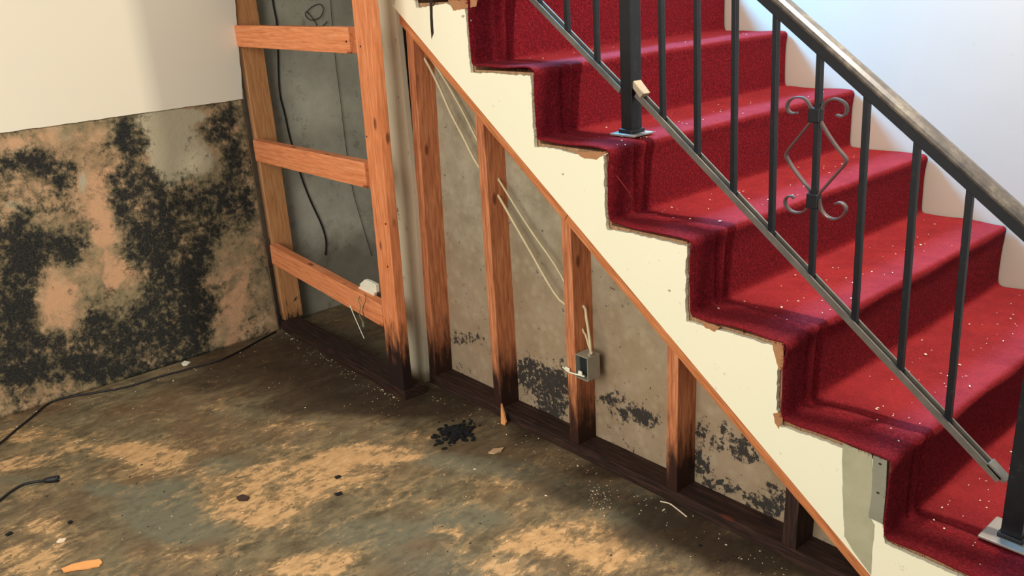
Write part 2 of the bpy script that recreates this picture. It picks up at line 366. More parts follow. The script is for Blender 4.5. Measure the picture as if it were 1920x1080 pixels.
lower = grid('mouldy_plaster', 'x', XW, -3.2, -.140, 0, 1.022, .012, MOULD, {'mould': mould+anti, 'peel': peel, 'chalk': chalk}, thick=.013)
lower.parent = wl; lower.location = -wl.location; tag(lower, label='lower wall with black mould and tan bare patches')
# painted sheet above: ragged bottom edge, slightly proud
edge = rough([(XW+.001, -3.2, 1.019), (XW+.001, -.139, 1.022)], .0018, .012, axes=(2,), nz=30)
edge2 = rough([(XW+.001, -.139, 1.022), (XW+.001, -.105, 1.41), (XW+.001, -.10, 2.75)], .002, .012, axes=(1,), nz=30)
slab('painted_sheet', edge+edge2+[(XW+.001, -3.2, 2.75)], .006, WALLP, wl, 'x')['label'] = 'smooth cream painted upper sheet'
slab('backing_sheet', [(XW-.012, -3.2, 1.0215), (XW-.012, -.13, 1.0215), (XW-.012, -.095, 2.75), (XW-.012, -3.2, 2.75)], .0125, PLAIN, wl, 'x')
# ragged plaster lip at the inner end of the mouldy sheet
lip = rough([(XW-.012, -.142, 0), (XW-.012, -.142, 1.02)], .004, .01, axes=(1,), nz=40)
slab('plaster_lip', lip+[(XW-.012, -.146, 1.02), (XW-.012, -.146, 0)], .014, plain('crumbled_plaster', (112, 92, 70), .95), wl, 'x')
# far stair wall, closet side board, unseen closet end added against a light leak
wb = slab('wall_back', [(-3.2, WID+.004, 0), (3.2, WID+.004, 0), (3.2, WID+.004, 3.3), (-3.2, WID+.004, 3.3)], .1, BACKW, None, 'y')
tag(wb, kind='structure', label='pale painted wall on the far side of the stairs')
wc = slab('wall_closet', [(-1.735, -.118, 0), (-1.735, WID, 0), (-1.735, WID, 2.7), (-1.735, -.118, 2.7)], -.03, CLOSET, None, 'x')
tag(wc, kind='structure', label='grey bare side board inside the closet behind the open framing')
wp = slab('wall_leak_stop', [(-.74, .012, 0), (-.74, WID, 0), (-.74, WID, 1.34), (-.74, .012, 1.34)], .02, PLAIN, None, 'x')
tag(wp, kind='structure', label='unseen partition added to stop light leaking between closet and the space under the stairs')
# wall above the framing, beside the upper flight
wu = slab('wall_front', [(-1.65, -.155, 1.52), (-.655, -.155, 1.52), (-.655, -.155, 3.0), (-1.65, -.155, 3.0)], .128, WALLP, None, 'y')
tag(wu, kind='structure', label='upper wall above the exposed closet framing')
# ================================================================== OPEN CLOSET FRAMING
fr = empty('closet_framing', (-1.15, -.12, 0), 'orange pine framing of flat posts and three rails, opened closet wall beside the mouldy wall', 'framing')
def fy(x): return -.128 + (x+1.66)/(1.0)*(-.025)        # front face of the framing
def fpt(u, v):
    # point on the framing's front face
    y = -.14
    for _ in range(5):
        p = at(u, v, 'y', y); y = fy(p.x)
    return p
T = .038
pt = board('post', fr, (-.690, fy(-.69)+T/2, 0.036), (-.637, fy(-.65)+T/2, 1.52), .094, T, PINE)
board('post', fr, (XW-.022, -.060, .036), (XW-.022, -.054, 2.4), .038, .092, PINE_BACK)
for (a, b, c, d) in (((440, 45), (445, 90), (657, 55), (662, 98)), ((473, 262), (480, 303), (683, 307), (688, 353)), ((505, 460), (512, 495), (712, 572), (716, 614))):
    A, B, C, D = [fpt(*q) for q in (a, b, c, d)]
    L = (A+B)/2; R = (C+D)/2; L.x = -1.652; w = ((A-B).length+(C-D).length)/2
    R.x = -.738
    L.y = fy(L.x)+T/2+.002; R.y = fy(R.x)+T/2+.002
    board('rail', fr, L, R, w, T, PINE_RAIL, wdir=(0, 0, 1))
board('bottom_plate', fr, (-1.655, fy(-1.655)+.045, .019), (-.64, fy(-.64)+.045, .019), .088, .038, WET, wdir=(0, 1, 0))['label'] = 'blackened wet bottom plate'
for (u, v) in ((676, 235/2.7*1+0), (649, 78), (688, 256), (723, 420), (727, 500)):
    p = fpt(u, v); o = link('nail_head', bm_mesh(box_bm(.006, .003, .006, .001), 'nail'), NAIL, fr, p)
# whitewashed strip
sp = [(-.800, -.012, 2.4), (-.655, -.012, 2.4)] + rough([(-.655, -.012, 2.4), (-.655, -.012, .72), (-.707, -.012, .012)], .0015)[1:]
sp = rough([at(800, 716, 'y', -.012), at(775, 722, 'y', -.012), (-.86, -.012, .014)], .004, nz=50)
sp = [(-.66, -.012, 1.42), (-.662, -.012, .72)] + sp + [(-.85, -.012, 1.42)]
st = slab('corner_strip', sp, .02, STRIP, None, 'y')
tag(st, 'narrow whitewashed plaster strip between the orange framing and the first stair stud', 'wall strip')
# ================================================================== STUD WALL UNDER THE STAIRS
def slopez(x): return .856 - .742*x
sw = empty('understair_stud_wall', (.2, .04, 0), 'stud wall under the stairs, stained studs below a sloping plate', 'framing')
# sill
board('sill_plate', sw, (-.70, .0445, .019), (1.09, .0445, .019), .089, .038, WET, wdir=(0, 1, 0))['label'] = 'dark wet sill plate along the floor'
studs = [(-.702, -.636), (-.318, -.307), (.052, .055), (.438, .441), (.808, .812)]
for k, (xb, xt) in enumerate(studs):
    zt = slopez(xt+.019)-.022
    o = board('stud', sw, (xb+.019, .0465, .037), (xt+.019, .0465, zt), .038, .086, STUD)
    if k == 4: o.data = o.data.copy(); o.data.materials.clear(); o.data.materials.append(WET); o['label'] = 'short blackened end stud'
# sloping plate in two lengths, split above the third stud
def sloped(x0, x1):
    n = Vector((-.742, 0, -1)).normalized()*.0186
    a = Vector((x0, .0445, slopez(x0)))+n; b = Vector((x1, .0445, slopez(x1)))+n
    board('sloping_plate', sw, a, b, .089, .038, PLATE, wdir=(0, 1, 0), jit=.0015)
sloped(-.690, .094); sloped(.0955, 1.105)
# back board of the bays
bm_ = [(880,628,44,12,.42),(870,640,30,14,.4),(905,600,10,20,.25),(990,690,26,28,.95),(1020,715,34,30,1.0),(1045,745,30,34,1.05),(1030,770,26,20,.6),(1065,700,20,40,.5),(1150,745,26,14,1.0),(1190,770,32,16,1.05),(1220,790,20,14,.9),(1160,800,30,20,.2),(1170,840,30,18,.3),(1320,805,16,16,.9),(1350,832,14,16,.8),(1365,800,12,14,.9),(1395,835,24,24,1.0),(1415,855,20,10,.9),(1320,870,20,22,1.0),(1340,905,30,10,.9),(1375,915,24,12,.7),(1420,935,26,14,.8),(1455,950,22,20,1.0),(1450,910,18,10,.8),(1470,930,12,20,.9),(1315,840,8,18,.6),(930,668,22,12,.15),(860,690,26,14,.3)]
bay = grid('back_board', 'y', .094, -.69, 1.10, .03, 1.34, .012, BAY, {'mould': bm_}, sw)
me = bay.data     # trim above the slope
bmm = bmesh.new(); bmm.from_mesh(me)
bmesh.ops.bisect_plane(bmm, geom=bmm.verts[:]+bmm.edges[:]+bmm.faces[:], plane_co=(0, 0, .856-.01), plane_no=Vector((.742, 0, 1)).normalized(), clear_outer=True)
bmm.to_mesh(me); bmm.free()
bay.location = Vector((0, 0, 0))-sw.location
bay.modifiers.new('solid', 'SOLIDIFY').thickness = -.012
bay['label'] = 'pale back board spotted with black mould'
# ================================================================== STAIRS
stz = empty('staircase', (.3, .6, 0), 'straight staircase with cream painted side, torn along its stepped edge', 'staircase')
NT = -5
def nose(k): return (k*RUN, Z1-k*RISE)          # k = 0 is the top tread nosing in view
CT = .0155
# carcass: stepped solid under the carpet, sloping soffit
prof = []
for k in range(NT, 7):
    x, z = nose(k)
    z = max(z, 0)
    prof.append((x-RUN-CT, z-CT)); prof.append((x-CT, z-CT))
prof = [q for q in prof if q[1] > -.02]
prof[-1] = (prof[-1][0], 0) if prof[-1][1] < 0 else prof[-1]
xl = prof[-1][0]
prof2 = []
for k in range(NT, 6):
    x, z = nose(k); prof2 += [(x-RUN-CT, z-CT), (x-CT, z-CT)]
prof2 += [(5*RUN-CT, .002), (1.153, .002)]
x0 = prof2[0][0]; prof2.append((x0, slopez(x0)))
slab('carcass', [(x, .003, z) for x, z in prof2], WID-.006, TAN, stz, 'y')['label'] = 'bare tan board edge of treads and risers'
# painted side panel
YP = -.012
top = [(837,3),(850,12),(870,10),(885,5),(897,8),(902,70),(905,118),(934,136),(958,140),(989,138),(1008,143),(1014,167),(1008,187),(1010,218),(1016,249),(1022,264),(1051,274),(1074,288),(1109,293),(1144,286),(1152,290),(1150,311),(1146,334),(1154,369),(1156,396),(1178,429),(1228,433),(1255,449),(1270,457),(1290,453),(1300,496),(1294,531),(1303,558),(1303,575),(1322,606),(1348,615),(1367,611),(1407,628),(1437,633),(1456,639),(1463,663),(1472,700),(1472,770),(1462,790),(1507,802),(1556,822),(1578,828),(1633,852),(1668,868),(1668,930),(1661,998),(1682,1022),(1740,1049),(1800,1078),(1900,1120)]
tp = [at(u, v, 'y', YP) for u, v in top]
for p in tp:      # the sheet stops short of the carpet
    for k in range(-1, 6):
        x, z = nose(k)
        if nose(k+1)[1]+.012 < p.z <= z-.012 and abs(p.x-x) < .05: p.x = min(p.x, x-.025)
        if x-RUN-.012 <= p.x <= x-.012 and abs(p.z-z) < .035: p.z = min(p.z, z-.021)
# the part above the frame follows the steps up to the wall
pre = [(-.6795, YP, 1.5426), (-.548, YP, 1.5426), (-.546, YP, 1.3463), (-.392, YP, 1.356)]
tq = []
for a, b in zip(tp, tp[1:]):      # square the inner corners so the sheet never covers the carpet
    tq.append(a)
    for k in range(0, 6):
        x, z = nose(k)
        if a.z > z-.012 and b.z < z-.015 and a.x < x-RUN-.012 and b.x > a.x+.02: tq.append(Vector((a.x+.003, YP, z-.024)))
tp = tq+[tp[-1]]
tr = rough([Vector(p) for p in pre]+tp, .0036, .005, nz=64)
xe = tr[-1].x
poly = tr + [Vector((xe, YP, .004)), Vector((1.148, YP, .004))] + [Vector((x, YP, slopez(x))) for x in (.8, .3, -.2)] + [Vector((-.6795, YP, slopez(-.6795)))]
side = slab('side_panel', poly, .0115, CREAM, stz, 'y'); side['label'] = 'cream painted side panel with ragged top edge'
# torn brown paper showing at the ragged edge
tn = [(905,124,0),(1008,187,0)]
for pts in ([(840,0),(895,0),(893,12),(870,17),(850,20)], [(1074,284),(1144,284),(1118,299),(1095,297)], [(1456,637),(1481,644),(1480,694),(1472,700),(1463,668)], [(1312,600),(1350,613),(1340,622),(1322,614)], [(1461,779),(1478,776),(1479,795),(1471,808),(1463,796)]):
    dx = -.016 if pts[0][0] in (1012, 1143, 1456, 1461) else 0
    slab('torn_paper', rough([at(u, v, 'y', YP-.0007)+Vector((dx, 0, 0)) for u, v in pts], .002, .005, True, seed=3, nz=80), .0009, TORN, stz, 'y')
# bare repair patches near the foot
slab('bare_plaster_patch', rough([at(u, v, 'y', YP-.0012) for u, v in [(1580,831),(1634,852),(1636,900),(1632,972),(1640,985),(1634,1040),(1633,1078),(1600,1034),(1583,1005),(1579,900)]], .0012, .008, True, nz=40), .0013, PATCH, stz, 'y')['label'] = 'bare grey plaster patch'
slab('metal_plate', [at(u, v, 'y', YP-.0028) for u, v in [(1637,854),(1663,864),(1661,920),(1655,983),(1628,970),(1634,930)]], .003, PATCH2, stz, 'y')['label'] = 'dull grey plate with two nail holes'
for (u, v) in ((1650, 870), (1646, 924)):
    link('nail_hole', bm_mesh(box_bm(.006, .002, .004, .0008), 'nh'), NAIL, stz, at(u, v, 'y', YP-.0035))
slab('crack', rough([at(u, v, 'y', YP-.0006) for u, v in [(805,0),(811,0),(811,30),(813,62),(809,74),(807,50)]], .0008, .006, True, nz=60), .0008, NAIL, stz, 'y')
for (u, v, a) in ((1055,326,3),(1255,545,3.5),(868,30,4),(882,38,3)):
    slab('paint_chip_hole', rough([at(u+a*c, v+a*d, 'y', YP-.0005) for c, d in ((-1,0),(0,-.6),(1,.2),(.2,.8))], .002, .004, True, nz=90), .0006, PATCH, stz, 'y')
# tacks in the exposed board edge
for k, (u, v) in enumerate([(939,123),(972,128),(1003,131),(1030,262),(1098,272),(1135,280),(1180,420),(1226,428),(1268,440),(1290,452),(1348,604),(1395,620),(1524,800),(1575,822)]):
    p = at(u, v+2, 'y', -.001); link('tack', bm_mesh(box_bm(.004, .004, .007, .001), 'tk'), NAIL, stz, p)
# ---- carpet
def carpet_profile():
    pts = []
    for k in range(NT, 6):
        x, z = nose(k)
        # riser bottom (inner corner) of this tread, tread run, rounded nosing, riser down
        pts.append((x-RUN-.002, z+.0005))
        for t in (.04, .15, .3, .45, .6, .75, .88): pts.append((x-RUN+RUN*t, z + .002*math.sin(t*9+k)))
        r = .017
        for a in (90, 68, 45, 22, 0, -20): pts.append((x-r+r*math.cos(math.radians(a)), z-r+r*math.sin(math.radians(a))))
        nb = RISE if k < 5 else z
        for t in (.24, .4, .6, .8, .93): pts.append((x-.004-.002*math.sin(t*3), z-nb*t))
    pts.append((5*RUN-.004, .002))
    return pts
CP = carpet_profile()
ys = [-.018, -.0165, -.010, -.004, .01, .03, .05, .068, .078, .083, .088, .093, .098, .110, .120, .126, .131, .136, .141, .155] + list(np.linspace(.18, WID-.002, 44))
def groove(y):
    g = 0
    for c, w, d in ((.087, .008, .0052), (.131, .007, .0046)): g += d*math.exp(-((y-c)/w)**2)
    return g
cols = []
n = len(CP); verts = []
nrm = []
for i, (x, z) in enumerate(CP):
    a = Vector((CP[max(i-1, 0)][0], CP[max(i-1, 0)][1])); b = Vector((CP[min(i+1, n-1)][0], CP[min(i+1, n-1)][1]))
    t = (b-a).normalized(); nrm.append(Vector((-t.y, t.x)) if True else None)
for i, (x, z) in enumerate(CP):
    N = nrm[i]
    if N.x < -.5: N = -N
    for y in ys:
        off = -groove(y) + (.003 if y < .083 else 0)
        if y < -.0168: off -= .002
        elif y < -.012: off -= .002
        wv = noise.noise(Vector((x*9, y*7, z*9)))*.0022 + noise.noise(Vector((x*30, y*24, z*30)))*.0010
        if y < .0: wv += noise.noise(Vector((x*70, 3, z*70)))*.003
        # the rumpled nosing of the fourth and fifth treads
        kk = round(x/RUN)
        if kk in (3, 4) and abs(x-kk*RUN) < .05:
            wv += .004*math.sin(y*17+kk)*max(0, 1-abs(x-kk*RUN)/.05)
        d = off+wv
        verts.append((x+N.x*d, y + (noise.noise(Vector((x*50, 0, z*50)))*.002 if y < -.009 else 0), z+N.y*d))
m_ = len(ys)
faces = [(i*m_+j, (i+1)*m_+j, (i+1)*m_+j+1, i*m_+j+1) for i in range(n-1) for j in range(m_-1)]
cr = empty('stair_carpet', (.3, .6, 0), 'worn red pile carpet laid over all steps of the staircase', 'carpet')
me = bpy.data.meshes.new('pile'); me.from_pydata(verts, [], faces); me.update()
wear_light = me.attributes.new('wear_light', 'FLOAT', 'POINT')
for i, (x, z) in enumerate(CP):
    k = math.ceil((x-.004)/RUN); up = max(0, nrm[i].y)          # treads faded by walking, also lightened for overhead light, most on lower steps
    for j, y in enumerate(ys):
        w = up*min(1, max(.15, (y-.10)/.12))*(.45+.55*min(1, max(0, (k+1)/4)))
        wear_light.data[i*len(ys)+j].value = w
for p in me.polygons: p.use_smooth = True
pile = link('pile', me, CARPET, cr)
pile.location = -cr.location
sm = pile.modifiers.new('solid', 'SOLIDIFY'); sm.thickness = .0045; sm.offset = -1
ss = pile.modifiers.new('sub', 'SUBSURF'); ss.levels = ss.render_levels = 1
# frayed threads hanging from the raw edge
bm = bmesh.new()
for q in range(1500):
    i = random.randrange(n-1); t = random.random()
    x = CP[i][0]*(1-t)+CP[i+1][0]*t; z = CP[i][1]*(1-t)+CP[i+1][1]*t
    if x < -.9 or z < .02: continue
    L = random.uniform(.003, .010)*(2.2 if random.random() < .05 else 1)
    N = nrm[i]; N = -N if N.x < -.5 else N
    d = (Vector((-N.x, -.3, -N.y)) + Vector((random.uniform(-.6, .6), 0, random.uniform(-.6, .6)))).normalized()
    p = Vector((x-N.x*.006, -.0145, z-N.y*.006)); w = Vector((.0005, 0, .0005)); w2 = Vector((0, .0006, 0))
    a = [bm.verts.new(p+w), bm.verts.new(p-w), bm.verts.new(p+w2), bm.verts.new(p+d*L)]
    bm.faces.new((a[0], a[1], a[3])); bm.faces.new((a[1], a[2], a[3])); bm.faces.new((a[2], a[0], a[3]))
fg = link('fringe', bm_mesh(bm, 'fringe'), FRINGE, cr); fg.location = -cr.location; fg['kind'] = 'stuff'
th = tube('loose_thread', [at(1156,330,'y',-.02), at(1185,372,'y',.0), Vector((.275,.045,.80))+Vector((0,0,.0)), at(1232,402,'z',.793)], .0011, FRINGE, cr, 5, 4)
# ================================================================== RAILING
YR = .16
rl = empty('stair_railing', (.7, YR, 0), 'black wrought iron railing with square balusters and a scroll ornament on the red stairs', 'railing')
def bz(x): return 1.267 - .7525*x          # top of the lower rail, lower flight
def bzu(x): return 1.232 - .725*x          # upper flight
def hz(x): return 1.774 - .745*x           # underside of the handrail
def bar(name, p0, p1, w, d, mat, parent=rl, wdir=(0, 1, 0), bev=.0012):
    return board(name, parent, p0, p1, w, d, mat, wdir=wdir, jit=0, bev=bev)
def channel(name, p0, p1, mat):
    """bottom rail: bar with two raised edges and a groove along its top"""
    p0, p1 = Vector(p0), Vector(p1); z = (p1-p0).normalized(); x = Vector((0, 1, 0)); y = z.cross(x)
    if y.z < 0: y = -y
    w, h, t, gd = .013, .016, .0042, .013
    sec = [(-w, -h), (w, -h), (w, 0), (w-t, 0), (w-t, -gd), (-w+t, -gd), (-w+t, 0), (-w, 0)]
    bm = bmesh.new(); c = (p0+p1)/2
    A = [bm.verts.new(p0-c+x*a+y*b) for a, b in sec]; B = [bm.verts.new(p1-c+x*a+y*b) for a, b in sec]
    for i in range(8): bm.faces.new((A[i], A[(i+1) % 8], B[(i+1) % 8], B[i]))
    bm.faces.new(A[::-1]); bm.faces.new(B)
    bmesh.ops.recalc_face_normals(bm, faces=bm.faces[:])
    return link(name, bm_mesh(bm, name), mat, rl, c)
RAILM = plain('worn_grey_iron', (112, 106, 96), .35, .6, .3, .3)
channel('bottom_rail', (.222, YR, bz(.222)+.006), (1.236, YR, bz(1.236)+.004), RAILM)['label'] = 'grooved bottom rail worn to grey metal'
channel('bottom_rail', (-.9, YR, bzu(-.9)), (.165, YR, bzu(.165)), RAILM)
# end plate where the rail meets the upper newel
ep = bar('end_plate', (.207, YR, bz(.207)+.018), (.240, YR, bz(.24)+.010), .030, .016, plain('end_plate_tan', (170, 150, 124)))
ep2 = bar('end_plate', (1.205, YR, bz(1.205)+.005), (1.243, YR, bz(1.243)+.003), .026, .010, RAILM)
# newels
bar('newel_post', (.190, YR, .985), (.190, YR, 2.05), .040, .040, IRON, wdir=(1, 0, 0))
bar('newel_post', (1.272, YR, .200), (1.272, YR, .965), .042, .042, IRON, wdir=(1, 0, 0))
def base_plate(x, z, w=.085):
    b = link('base_plate', bm_mesh(box_bm(w, w*.9, .006, .002), 'bp'), plain('base_plate_grey', (150, 140, 130), .4, .6, .3), rl, (x, YR, z+.005))
    c = link('collar', bm_mesh(box_bm(.052, .052, .012, .003), 'cl'), IRON, b, (x, YR, z+.013))
base_plate(.190, .9855, .09); base_plate(1.272, .2015, .11)
# handrail: dark channel below, worn moulded cap above
def rail_len(x0, x1, f, name):
    c0 = Vector((x0, YR, f(x0)+.012)); c1 = Vector((x1, YR, f(x1)+.012))
    a = bar('handrail', c0, c1, .026, .024, IRON); a['label'] = 'dark handrail channel'
    d = Vector((.745, 0, 1)).normalized()
    p0 = c0+d*.0205; p1 = c1+d*.0205
    z = (p1-p0).normalized(); y = Vector((0, 1, 0)); u = z.cross(y); u = u if u.z > 0 else -u
    sec = [(-.024, -.006), (.024, -.006), (.0265, -.001), (.023, .005), (.012, .0095), (0, .011), (-.012, .0095), (-.023, .005), (-.0265, -.001)]
    bm = bmesh.new(); c = (p0+p1)/2; k = len(sec)
    A = [bm.verts.new(p0-c+y*s+u*t) for s, t in sec]; B = [bm.verts.new(p1-c+y*s+u*t) for s, t in sec]
    for i in range(k): bm.faces.new((A[i], A[(i+1) % k], B[(i+1) % k], B[i]))
    bm.faces.new(A[::-1]); bm.faces.new(B); bmesh.ops.recalc_face_normals(bm, faces=bm.faces[:])
    cp = link('cap', bm_mesh(bm, 'cap'), CAP, a, c); cp['label'] = 'worn moulded top of the handrail'
rail_len(.170, 1.42, hz, 'lower'); rail_len(-.9, .165, lambda x: hz(x)+.0, 'upper')
# balusters
bxs = [.301, .416, .529, .644, .7485, .877, .994, 1.109]
bxs = [.302, .416, .530, .644, .759, .876, .993, 1.109]
bsz = .0135
bal = None
for x in bxs:
    o = bar('baluster', (x, YR, bz(x)-.004), (x-.008, YR, hz(x)+.006), bsz, bsz, IRON, wdir=(1, 0, 0))
    if abs(x-.759) < .003: orn = o
for k in range(9):
    x = .067-.114*k
    bar('baluster', (x, YR, bzu(x)-.004), (x, YR, hz(x)+.004), bsz, bsz, IRON, wdir=(1, 0, 0))
# ornament on the fifth baluster
xc = .750
def O(u, v): 
    return at(u, v, 'y', YR)
def scr(pts): return tube('scroll', [O(1440+a/3.722, 150+b/3.722) for a, b in pts], .004, SCRM, orn, n=5, flat=((0, 1, 0), .012, .0045))
SCRM = plain('worn_scroll_iron', (92, 74, 68), .35, .6, .3, .25)
L1 = [(203,228),(175,232),(148,222),(133,190),(145,150),(175,127),(215,120),(255,130),(285,165),(300,205),(303,250),(300,290)]
L2 = [(300,290),(270,330),(210,405),(150,480),(128,520),(136,550),(180,620),(240,700),(290,765),(297,800)]
L3 = [(297,800),(300,850),(280,890),(245,918),(200,925),(160,912),(128,880),(120,840),(140,812),(170,812),(182,825)]
R1 = [(480,243),(505,252),(530,250),(548,225),(550,185),(530,155),(490,135),(450,132),(410,150),(380,190),(365,240),(368,285)]
R2 = [(368,285),(385,320),(430,395),(490,480),(545,548),(535,590),(470,665),(400,745),(365,785),(355,810)]
R3 = [(355,810),(360,860),(375,910),(410,950),(455,970),(500,960),(535,930),(545,895),(525,865),(495,855),(470,862)]
scr(L1+L2[1:]+L3[1:]); scr(R1+R2[1:]+R3[1:])
for v, h in ((245, .033), (842, .036)):
    p = O(1440+335/3.722 if v < 300 else 1440+320/3.722, 150+v/3.722)
    link('collar', bm_mesh(box_bm(.030, .020, h, .003), 'clr'), IRON, orn, (p.x, YR, p.z))
# ================================================================== CABLES AND ELECTRICS
yc = .045
def P(u, v, y): return at(u, v, 'y', y)
stA, stB = (-.267+.02), 0
c1 = tube('electric_cable', [P(767,70,.03), P(780,86,.045), P(798,113,yc), P(822,160,yc), P(845,212,yc), P(868,256,yc), P(892,303,yc), P(929,358,yc), P(985,455,yc), P(1050,563,yc), P(1092,572,yc), P(1100,600,.03), P(1106,640,.02), P(1108,664,.02)], .0042, CABLE_W, None, 8, 5)
tag(c1, 'cream cable sagging through the studs, lower and thicker of two', 'cable', 'cables through the studs')
c2 = tube('electric_cable', [P(776,76,.07), P(800,100,.07), P(837,155,.065), P(868,210,.06), P(889,252,.055), P(927,323,.05), P(990,424,.05), P(1052,516,.05), P(1090,612,.04), P(1098,628,.03), P(1104,648,.02), P(1110,664,.02)], .0034, CABLE_W, None, 8, 5)
tag(c2, 'cream cable sagging through the studs, upper and thinner of two', 'cable', 'cables through the studs')
# box on the third stud
bx = empty('junction_box', (.118, .02, .29), 'grey metal junction box hanging on the third stud, dark inside', 'junction box')
c = Vector((.121, .024, .312)); w, d, h = .050, .052, .074; t = .0025
for nme, s, p in (('back_panel', (w, t, h), (0, d/2, 0)), ('side_panel', (t, d, h), (w/2, 0, 0)), ('side_panel', (t, d, h), (-w/2, 0, 0)), ('top_panel', (w, d, t), (0, 0, h/2)), ('bottom_panel', (w, d, t), (0, 0, -h/2))):
    link(nme, bm_mesh(box_bm(*s, .0008), nme), BOXG, bx, c+Vector(p))
link('inner_liner', bm_mesh(box_bm(w-.006, .004, h-.006, .001), 'il'), DARKIN, bx, c+Vector((0, d/2-.006, 0)))
link('receptacle', bm_mesh(box_bm(w*.62, .030, h*.75, .004), 'rc'), DARKIN, bx, c+Vector((-.004, .002, 0)))
link('ear', bm_mesh(box_bm(.020, .004, .012, .003), 'er'), WHITE, bx, P(1064, 692, -.004))
link('ear', bm_mesh(box_bm(.016, .006, .016, .004), 'er'), WHITE, bx, P(1088, 700, -.004))
tube('bracket', [P(1055,688,-.006), P(1068,698,-.008), P(1082,702,-.008), P(1096,706,-.006)], .0028, WHITE, bx, 6, 3)
link('clamp', bm_mesh(box_bm(.010, .010, .014, .003), 'cp'), BOXG, bx, P(1106, 666, .018))
# white broken plate on the lowest rail
wp_ = [(667,545),(676,535),(674,533),(684,524),(694,528),(705,534),(706,548),(702,549),(700,559),(690,556),(683,550),(681,553),(668,548)]
ol = empty('broken_outlet', at(690, 548, 'y', -.10), 'broken white plastic outlet lying on the lowest orange rail', 'outlet')
slab('cover', [at(u, v, 'y', -.118) for u, v in wp_], .012, WHITE, ol, 'y')
link('clip', bm_mesh(box_bm(.012, .006, .022, .003), 'cl2'), GREENG, ol, P(681, 608, -.165))
tube('wire', [P(677,552,-.135), P(672,562,-.158), P(676,575,-.166), P(674,590,-.166), P(681,604,-.166)], .0016, GREENG, ol, 6, 4)
tube('wire', [P(684,550,-.135), P(686,562,-.160), P(680,580,-.168), P(684,596,-.166)], .0012, NAIL, ol, 6, 4)
tube('bare_wire', [P(656,572,-.158), P(664,592,-.166), P(683,635,-.170)], .0016, WHITE, ol, 6, 4)
# black cable inside the closet
def Q(u, v): return at(u, v, 'x', -1.728)
cb_ = tube('hanging_cable', [Q(509,-60), Q(511,0), Q(519,45), Q(521,95), Q(524,170), Q(534,215), Q(544,260), Q(562,323), Q(580,372), Q(602,420), Q(611,452), Q(610,478)], .0034, CABLE_B, None, 7, 5)
tag(cb_, 'black cable hanging down the grey closet board behind the rails', 'cable')
sc_ = tube('wire_loop', [Q(575,22), Q(586,12), Q(600,8), Q(606,18), Q(600,32), Q(584,38), Q(573,30), Q(575,22), Q(590,40), Q(597,52), Q(608,46), Q(613,40)], .0016, CABLE_B, None, 6, 4)
tag(sc_, 'thin dark wire loop on the closet board above the top rail', 'wire')
sm_ = tube('seam_line', [Q(618,-20), Q(627,95), Q(638,185), Q(648,270), Q(661,355), Q(676,410), Q(697,480)], .0012, NAIL, None, 5, 3)  # thin tube drawn for the dark joint line of the closet panels
tag(sm_, 'thin dark string running down the closet board to the right of the cable', 'seam')
# floor cable along left wall, cord with plug
def G(u, v, h=.004): return at(u, v, 'z', h)
fc = tube('floor_cable', [G(-120,920), G(0,831), G(30,806), G(60,782), G(92,756), G(130,744), G(180,736), G(240,725), G(300,706), G(360,690), G(410,676), G(450,658), G(490,636), G(517,622)], .0042, CABLE_B, None, 7, 5)
tag(fc, 'black cable lying on the floor along the mouldy wall', 'cable')
wd = tube('corner_wire', [G(519,612), at(530,586,'y',-.10), at(545,574,'y',-.06), at(556,556,'y',-.04)], .002, CABLE_B, None, 6, 4)
tag(wd, 'short dark wire rising in the corner behind the framing', 'wire')
pc = empty('power_cord', G(85, 901), 'black power cord with a plug lying on the floor at the left', 'cord')
tube('cord', [G(-60,1000), G(-20,955), G(0,938), G(20,922), G(42,909), G(62,904), G(84,901)], .0042, CABLE_B, pc, 7, 5)
pa, pb = G(84, 901, .009), G(106, 898, .009); dd = (pb-pa).normalized()
tube('plug', [pa-dd*.004, pa, pa+dd*.012, pa+dd*.03, pa+dd*.042], lambda t: .005+.006*min(1, t*1.6), CABLE_B, pc, 10)
for s in (-1, 1):
    q = pa+dd*.040+Vector((-dd.y, dd.x, 0))*s*.005
    tube('prong', [q, q+dd*.014], .0014, CORDIN, pc, 6)
# ================================================================== DEBRIS
def chunk(name, pts, h, mat, label, cat, z=.0015, group=None):
    P3 = [at(u, v, 'z', z) for u, v in pts]
    o = slab(name, rough(P3, .002, .008, True, axes=(0, 1), nz=60), h, mat, None, 'z')
    return tag(o, label, cat, group)
chunk('wood_chip', [(116,1068),(135,1060),(160,1054),(186,1050),(192,1056),(186,1063),(165,1067),(140,1070),(120,1074)], .004, CHIP, 'bright orange wood chip on the floor at the lower left', 'wood chip')
chunk('plaster_chip', [(106,1018),(112,1012),(124,1011),(122,1016),(110,1019)], .004, CRUMB, 'small pale chip just above the orange wood chip', 'chip')
chunk('wood_sliver', [(916,850),(925,843),(945,841),(940,847),(926,852)], .004, CHIPT, 'tan wood sliver on the floor right of the black debris heap', 'wood chip')
chunk('paper_scrap', [(340,683),(346,678),(357,680),(351,685),(343,686)], .004, WHITE, 'white scrap on the floor against the mouldy wall', 'scrap')
chunk('plaster_chip', [(40,754),(60,748),(62,752),(46,758)], .005, CRUMB, 'pale plaster chip under the mouldy wall near the left edge', 'chip')
chunk('bark_piece', [(443,934),(455,929),(468,933),(464,939),(448,939)], .005, DEBR, 'dark brown flake on the tan floor patch', 'flake')
chunk('dark_flake', [(10,1004),(20,998),(25,1000),(14,1006)], .004, SOOT, 'black flake on the floor near the left edge', 'flake')
chunk('dark_flake', [(126,981),(133,977),(137,979),(130,983)], .004, SOOT, 'small black flake beside the grey floor patch', 'flake')
